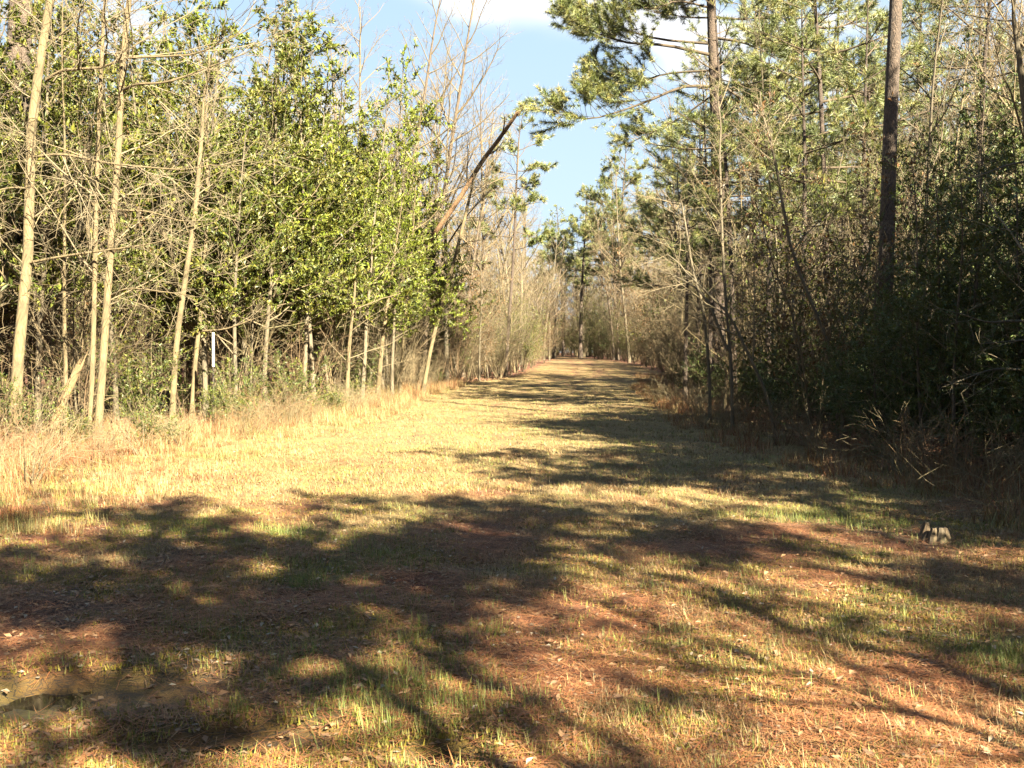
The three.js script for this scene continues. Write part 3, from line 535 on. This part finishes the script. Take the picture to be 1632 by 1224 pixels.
// the wood behind, which reads as one mass
function mass(name, label, models, n, where, size, anywhere = false) {
  const spots = models.map(() => []);
  for (let k = 0, tries = 0; k < n && tries < n * 10; tries++) { const [x, d] = where(); if (!anywhere && x > leftEdge(d) - 2 && x < rightEdge(d) + 2) continue; spots[k++ % models.length].push([x, d, lerp(size[0], size[1], R())]); }
  models.forEach((g, k) => spread(name, label, 'woodland', g, M.twig, spots[k], 0));
}
function merged(o) {                                               // trunk and twigs of a grown model as one shape, bark colour carried by its vertices
  const S = { p: [], n: [], uv: [], c: [], i: [] };
  o.traverse((m) => { if (!m.isMesh) return; const g = m.geometry, base = S.p.length / 3, k = m.name === 'leaves' ? 2.6 : 1; for (const [a, b] of [['position', 'p'], ['normal', 'n'], ['uv', 'uv']]) for (const q of g.attributes[a].array) S[b].push(q); for (const q of g.attributes.color.array) S.c.push(q * k); for (const q of g.index.array) S.i.push(q + base); });
  return Object.assign(new Shape(), S).build();
}
const leftDeep = (a, b) => () => { const d = lerp(24, 150, R()), e = leftEdge(d); return [e - lerp(a, b, R()), d]; }, rightDeep = (a, b) => () => { const d = lerp(14, 150, R()), e = rightEdge(d); return [e + lerp(a, b, R()), d]; };
const inView = (f) => () => { for (;;) { const [x, d] = f(); if (Math.abs(x) < 0.54 * d + 3) return [x, d]; } };
const backTrees = [talls.models[0], talls.models[3]].map(merged), backBrush = [tangles.models[0], tangles.models[1], tangles.models[2]].map(merged);
mass('background_woodland', 'mass of bare trees deep in the wood on the left', backTrees, 170, inView(leftDeep(9, 60)), [0.65, 1.05]);
mass('background_woodland', 'mass of bare trees deep in the wood on the right', backTrees, 150, inView(rightDeep(9, 60)), [0.65, 1.05]);
mass('background_thicket', 'mass of brush deep in the wood on the left', backBrush, 330, inView(leftDeep(5, 40)), [0.8, 1.5]);
mass('background_thicket', 'mass of brush deep in the wood on the right', backBrush, 330, inView(rightDeep(5, 40)), [0.8, 1.5]);
// where the track bends out of sight
scatter(talls, 26, () => { const d = lerp(146, 210, R()); return [lerp(-16, 34, R()), d]; }, 2.2, [0.8, 1.1], 'distant bare tree closing the end of the track', 'bare trees at the end of the track');
scatter(saplings, 24, () => { const d = lerp(142, 165, R()); return [lerp(-6, 22, R()), d]; }, 1.0, [0.9, 1.2], 'distant slender bare tree at the bend of the track', 'slender bare trees at the bend');
scatter(tallPines, 9, () => { const d = lerp(155, 215, R()); return [lerp(-12, 32, R()), d]; }, 3, [0.85, 1.1], 'distant dark pine beyond the bend of the track', 'dark pines beyond the bend');
scatter(brushes, 26, () => { const d = lerp(140, 156, R()); return [lerp(-4, 16, R()), d]; }, 0.9, [1.1, 1.8], 'distant brush at the bend of the track', 'brush at the bend');
scatter(tangles, 34, () => [lerp(-2, 11, R()), lerp(143, 151, R())], 0.5, [1.0, 1.7], 'distant bushy tree closing the end of the track', 'bushy trees at the end of the track');
const farLeft = () => { const d = lerp(48, 146, R()); return [leftEdge(d) - 0.2 - R() * 5, d]; }, farRight = () => { const d = lerp(40, 146, R()); return [rightEdge(d) + 0.2 + R() * 5, d]; };
scatter(tangles, 50, farLeft, 0.5, [0.8, 1.5], 'tangled brush', 'distant brush left of the track');
scatter(tangles, 70, farRight, 0.5, [0.9, 1.7], 'tangled brush', 'distant brush right of the track');
scatter(talls, 24, farLeft, 0.9, [0.5, 0.8], 'bare trackside tree', 'distant bare trees left of the track');
scatter(talls, 30, farRight, 0.9, [0.6, 0.95], 'bare trackside tree', 'distant bare trees right of the track');
scatter(darkHollies, 14, farRight, 1, [0.7, 1.2], 'dark trackside evergreen', 'distant evergreens right of the track');
scatter(youngPines, 9, farRight, 1.5, [0.8, 1.3], 'young trackside pine', 'distant young pines right of the track', (x, d) => x > rightEdge(d) + 1.5);
mass('background_thicket', 'mass of brush beyond the bend of the track', backBrush, 150, () => [lerp(-14, 30, R()), lerp(150, 180, R())], [1.0, 1.8], true);
mass('background_woodland', 'mass of bare trees left of the viewer', backTrees, 50, () => [-lerp(9, 34, R()), lerp(-25, 12, R())], [0.7, 1], true);
mass('background_woodland', 'mass of bare trees far right of the viewer', backTrees, 22, () => [lerp(17, 42, R()), lerp(-30, 14, R())], [0.6, 0.85], true);
mass('background_thicket', 'mass of brush left of the viewer', backBrush, 90, () => [-lerp(8.5, 22, R()), lerp(-20, 12, R())], [0.7, 1.2], true);
mass('background_thicket', 'mass of brush right of the viewer', backBrush, 90, () => [lerp(7.5, 24, R()), lerp(-22, 9, R())], [0.6, 1.0], true);
// behind and beside the viewer, right of the track: what shades the foreground
for (const [x, d, s] of [[6.6, 6.5, 1.05], [7.6, 4.2, 1.1], [6.5, 8.6, 0.95], [9.0, 6.2, 1.15], [10.5, 7.6, 1.2], [8.2, 8.6, 1.1], [11.5, 5, 1.2]]) darkHollies.put(R, x, d, s, 'dark evergreen beside the viewer, just outside the right margin', 'evergreens beside the viewer');
for (const [x, d, s] of [[4.4, -2.7, 1], [5.6, -3.9, 1], [4.6, -5.2, 1], [5.8, -0.8, 0.9], [8.1, -0.3, 0.85], [11.0, -0.4, 0.95], [6.9, 4.6, 0.85], [8.7, 4.2, 0.9], [10.6, 3.7, 0.9], [10.8, -6.2, 0.95], [9.6, 9.4, 1.0], [8.6, 11.2, 0.9], [11.2, 8.4, 1.1], [12.2, 6, 1.1], [9.6, 7, 0.9], [13.6, 4.4, 1.1], [12.9, 9.6, 1.15], [10.6, 11.6, 1.05]]) shadeTrees.put(R, x, d, s, 'broad evergreen behind the viewer shading the near grass', 'evergreens behind the viewer');
talls.put(R, 4.8, -0.3, 0.52, 'bare tree behind the viewer casting a thin streak of shade', undefined);
for (const [x, d, s] of [[6.5, 1, 1], [6, -6, 1], [10, 1.6, 1.1]]) saplings.put(R, x, d, s, 'bare sapling behind the viewer right of the track', 'saplings behind the viewer');

// ---------------------------------------------------------------- small things
{ // white marker post
  const D = 21, base = footOf(340, D), o = thing('marker_post', 'slim white marker post standing among the saplings on the left', 'post'), top = at(340, 530, D).y - base.y, cut = at(340, 584, D).y - base.y;
  const A = new Shape(), B = new Shape(); A.tube([V(-0.01, -0.1, 0), V(0, cut, 0)], [0.02, 0.02], 8, WHITE); part('stake', A, M.darkWood, o);
  B.tube([V(0, cut, 0), V(0.004, top - 0.02, 0), V(0.004, top, 0)], [0.026, 0.026, 0.020], 12, WHITE, true); part('white_sleeve', B, M.whitePaint, o);
  o.position.copy(base);
}
{ // snapped leaning stub on the left
  const D = 16.3, base = footOf(80, D), q = new THREE.CatmullRomCurve3([V(0, -0.05, 0), ...localPts([[88, 680], [100, 640], [115, 608], [127, 582]], D, base)]).getPoints(12), o = thing('broken_stub', 'snapped leaning trunk stub with torn orange wood on the left verge', 'stump');
  const T = new Shape(), S = new Shape(), R = mulberry(15); T.tube(q, taper(q.length, 0.095, 0.055), 9, WHITE, true); part('trunk', T, M.freshWood, o);
  const e = q[q.length - 1], d = e.clone().sub(q[q.length - 2]).normalize();
  for (let k = 0; k < 8; k++) { const p = e.clone().addScaledVector(unit(R), 0.04).addScaledVector(d, -0.08); S.tube([p, p.clone().addScaledVector(d, 0.14 + R() * 0.2).addScaledVector(unit(R), 0.04)], [0.025, 0.003], 4, WHITE); }
  part('torn_wood', S, M.freshWood, o).userData.kind = 'stuff';
  o.position.copy(base);
}
{ // rotten stump on the right
  const D = 8.25, base = footOf(1494, D), o = thing('rotten_stump', 'small rotten grey stump in the grass near the right verge', 'stump'), S = new Shape(), R = mulberry(19);
  for (let k = 0; k < 9; k++) { const a = k / 9 * 6.2832 + R() * 0.3, r = 0.07 + R() * 0.02, h = 0.10 + R() * 0.09, p = V(Math.cos(a) * r * 1.3, -0.04, Math.sin(a) * r * 1.3); S.tube([p, V(Math.cos(a) * r, h * 0.5, Math.sin(a) * r), V(Math.cos(a) * r * 0.92, h, Math.sin(a) * r * 0.92)], [0.052, 0.046, 0.022], 7, vary(R, [0.8, 0.76, 0.72], 0.35), true); }
  part('shell', S, M.greyBark, o);
  const C = new Shape(); C.tube([V(0, -0.05, 0), V(0, 0.08, 0)], [0.075, 0.06], 8, WHITE, true); part('core', C, M.darkWood, o);
  o.position.copy(base);
}

// ---------------------------------------------------------------- grass, needles and fallen leaves
class Turf {                                                       // loose faces, one triangle a blade
  constructor() { this.n = 0; this.p = new Float32Array(9e5); this.c = new Float32Array(9e5); }
  tri(v, c) {
    if (this.n + 9 > this.p.length) for (const k of ['p', 'c']) { const q = new Float32Array(this.p.length * 2 + 9); q.set(this[k]); this[k] = q; if (k === 'p') this.grown = q.length; }
    if (this.c.length < this.p.length) { const q = new Float32Array(this.p.length); q.set(this.c); this.c = q; }
    for (let i = 0; i < 9; i++) { this.p[this.n + i] = v[i]; this.c[this.n + i] = c[i % 3]; }
    this.n += 9;
  }
  add(name, label, category, material) {
    const g = new THREE.BufferGeometry();
    g.setAttribute('position', new THREE.BufferAttribute(this.p.slice(0, this.n), 3)); g.setAttribute('color', new THREE.BufferAttribute(this.c.slice(0, this.n), 3));
    g.computeVertexNormals();
    part(numbered(name), g, material, scene).userData = { label, category, kind: 'stuff' };
  }
}
function grass(name, label, spots, n, wide, high, w, colors, bend, tint) {
  const T = new Turf();
  for (const [x, d, s] of spots) {
    const y = groundY(x, -d), t = tint ? tint(x, d) : WHITE, lay = R() * 6.2832;
    for (let k = 0; k < n; k++) {
      const a = R() * 6.2832, q = Math.sqrt(R()) * wide * s, bx = x + Math.cos(a) * q, bz = -d + Math.sin(a) * q, h = high * s * (0.35 + 0.75 * R()), az = lay + (R() + R() - 1) * 3, ln = bend * (0.15 + R()), up = h / Math.sqrt(1 + ln * ln), ox = Math.cos(az), oz = Math.sin(az), ww = w * (0.6 + 0.7 * R()) / 2, c = vary(R, pick(R, colors), 0.22);
      T.tri([bx - oz * ww, y - 0.008, bz + ox * ww, bx + oz * ww, y - 0.008, bz - ox * ww, bx + ox * up * ln, y + up, bz + oz * up * ln], [c[0] * t[0], c[1] * t[1], c[2] * t[2]]);
    }
  }
  T.add(name, label, 'grass', M.blade);
}
function fallen(name, label, category, spots, n, wide, long, w, colors, leafy) {
  const T = new Turf();
  for (const [x, d, s] of spots) for (let k = 0; k < n; k++) {
    const bx = x + (R() - 0.5) * wide * s, bz = -d + (R() - 0.5) * wide * s, y = groundY(bx, bz) + 0.006 + R() * (leafy ? 0.014 : 0.020), a = R() * 6.2832, l = long * s * (0.55 + 0.6 * R()), ex = bx + Math.cos(a) * l, ez = bz + Math.sin(a) * l, ey = y + (R() - 0.42) * l * (leafy ? 0.6 : 0.22), sx = -Math.sin(a) * w * s / 2, sz = Math.cos(a) * w * s / 2, c = vary(R, pick(R, colors), 0.25);
    if (!leafy) { T.tri([bx + sx, y, bz + sz, bx - sx, y, bz - sz, ex, ey, ez], c); continue; }
    const mx = lerp(bx, ex, 0.45), mz = lerp(bz, ez, 0.45), my = (y + ey) / 2, u = (R() - 0.3) * l * 0.35, v = (R() - 0.3) * l * 0.35;
    T.tri([bx, y, bz, ex, ey, ez, mx + sx, my + u, mz + sz], c); T.tri([bx, y, bz, mx - sx, my + v, mz - sz, ex, ey, ez], c);
  }
  T.add(name, label, category, M.dryLeaf);
}
const STRAW = [[0.169, 0.124, 0.048], [0.141, 0.101, 0.035], [0.194, 0.149, 0.064], [0.121, 0.081, 0.027], [0.112, 0.052, 0.017], [0.087, 0.056, 0.023]], FRESH = [[0.070, 0.095, 0.010], [0.095, 0.112, 0.014], [0.125, 0.122, 0.020], [0.050, 0.072, 0.009]], RUST = [[0.135, 0.045, 0.011], [0.175, 0.062, 0.016], [0.105, 0.034, 0.010], [0.185, 0.092, 0.030]];
const patchy = (x, d) => {                                            // stands differ in kind: bleached, rusty, still green
  const a = fbm(noiseB, x * 0.7 + 40, d * 0.7, 3), b = fbm(noiseC, x * 0.33, d * 0.33 + 70, 3), k = 0.85 + 0.35 * R();
  const c = [1, 1, 1], mix = (q, t) => { for (let i = 0; i < 3; i++) c[i] = lerp(c[i], q[i], t); };
  mix([0.80, 0.52, 0.42], clamp(smooth(0.05, 0.45, a) + smooth(-4.2, -5.8, x) * smooth(20, 15, d) * 0.75 * smooth(-0.35, 0.1, a))); mix([0.66, 0.86, 0.55], 0.8 * smooth(0.05, 0.4, b));
  return [c[0] * k, c[1] * k, c[2] * k];
};
// spots drawn where a cover prevails; near the viewer denser, since there single blades can be told apart
function sow(n, dNear, dFar, want, size, inset = 0.1) {
  const out = [];
  for (let tries = 0; tries < n * 12 && out.length < n; tries++) {
    const d = dNear * (dFar / dNear) ** R(), lo = Math.max(leftEdge(d) - 1.2, -0.53 * d - 0.6), hi = Math.min(rightEdge(d) + 1.2, 0.53 * d + 0.6), x = lerp(lo, hi, R());
    if (d < 6 && puddleAt(x, d) > 0.08) continue;
    if (R() < want(cover(x, -d), x, d)) out.push([x, d, lerp(size[0], size[1], R())]);
  }
  return out;
}
grass('dry_grass', 'short straw-coloured grass over the near track', sow(14000, 3.2, 16, (w) => w[0] * 1.7, [0.7, 1.5]), 16, 0.12, 0.058, 0.0050, STRAW, 2.6, patchy);
grass('dry_grass', 'bleached matted grass farther along the track', sow(9500, 11, 80, (w) => w[0] * 1.6 + 0.1, [0.6, 1.5]), 22, 0.24, 0.060, 0.0100, [...STRAW, FRESH[2], FRESH[1]], 2.4, patchy);
grass('green_grass', 'green grass blades among the straw', sow(4200, 3.2, 24, (w) => w[3] * 1.3 + w[1] * 0.12, [0.5, 1.3]), 14, 0.06, 0.085, 0.0046, FRESH, 0.9);
grass('moss', 'low yellow-green moss patches on the track', sow(8000, 3.2, 14, (w) => w[1] * 2.0, [0.8, 1.5]), 13, 0.09, 0.024, 0.0100, [[0.112, 0.092, 0.005], [0.088, 0.076, 0.004], [0.130, 0.105, 0.008]], 1.0);
fallen('pine_straw', 'fallen rust-brown pine needles over the track', 'pine straw', sow(9500, 3.2, 15, (w) => w[2] * 1.6 + 0.15, [0.7, 1.4]), 12, 0.34, 0.15, 0.0034, RUST, false);
fallen('fallen_leaves', 'fallen brown leaves on the track', 'leaves', sow(2600, 3.2, 16, (w) => 0.25 + w[4] + w[2] * 0.5, [0.8, 1.4]), 4, 0.5, 0.042, 0.020, [[0.120, 0.066, 0.030], [0.090, 0.048, 0.022], [0.150, 0.090, 0.042]], true);
fallen('fallen_leaves', 'pale bleached fallen leaves on the track', 'leaves', sow(520, 3.2, 16, (w) => 0.25 + w[4], [0.8, 1.3]), 4, 0.5, 0.040, 0.018, [[0.180, 0.144, 0.096], [0.150, 0.120, 0.084]], true);
{ // tall dead grass along both verges, litter under the trees
  const L = [], Rr = [], F = [];
  for (let k = 0; k < 5200; k++) { const d = lerp(8.5, 46, R() ** 1.6), e = leftEdge(d), x = e + lerp(-1.2, 3.0 * smooth(36, 12, d) + 0.6, R() ** 1.2); if (fbm(noiseC, x * 0.6, d * 0.6, 2) > -0.22 && Math.abs(x) < 0.53 * d + 1) L.push([x, d, lerp(0.35, 1.25, R() ** 1.4) * lerp(1.2, 0.4, smooth(-0.4, 2.4, x - e))]); }
  for (let k = 0; k < 3000; k++) { const d = lerp(6, 60, R() ** 1.5), e = rightEdge(d), x = e - lerp(-1.0, 1.5, R()); if (fbm(noiseC, x * 0.6 + 8, d * 0.6, 2) > -0.1 && Math.abs(x) < 0.53 * d + 1) Rr.push([x, d, lerp(0.4, 0.95, R())]); }
  grass('tall_dry_grass', 'tall pale dead grass along the left verge', L, 24, 0.16, 0.42, 0.0070, [...STRAW, RUST[1]], 0.8, patchy);
  grass('tall_dry_grass', 'tall brownish dead grass along the right verge', Rr, 22, 0.16, 0.36, 0.0068, [...STRAW.slice(1), ...RUST], 0.9, patchy);
  for (let k = 0; k < 4500; k++) { const left = R() < 0.5, d = lerp(9, 60, R() ** 1.4), x = left ? leftEdge(d) - R() * 6 : rightEdge(d) + R() * 6; if (Math.abs(x) < 0.53 * d + 1) F.push([x, d, lerp(1, 2, R())]); }
  fallen('leaf_litter', 'brown leaf litter under the trees on both sides', 'leaves', F, 10, 0.6, 0.075, 0.038, [[0.126, 0.069, 0.030], [0.108, 0.051, 0.022], [0.180, 0.117, 0.060]], true);
}
let tris = 0; const once = new Set(); scene.traverse((o) => { if (o.isMesh && !once.has(o.geometry.uuid)) { once.add(o.geometry.uuid); tris += (o.geometry.index ?? o.geometry.attributes.position).count / 3; } });
console.log('things', scene.children.length, 'triangles', Math.round(tris));
renderer.render(scene, camera);
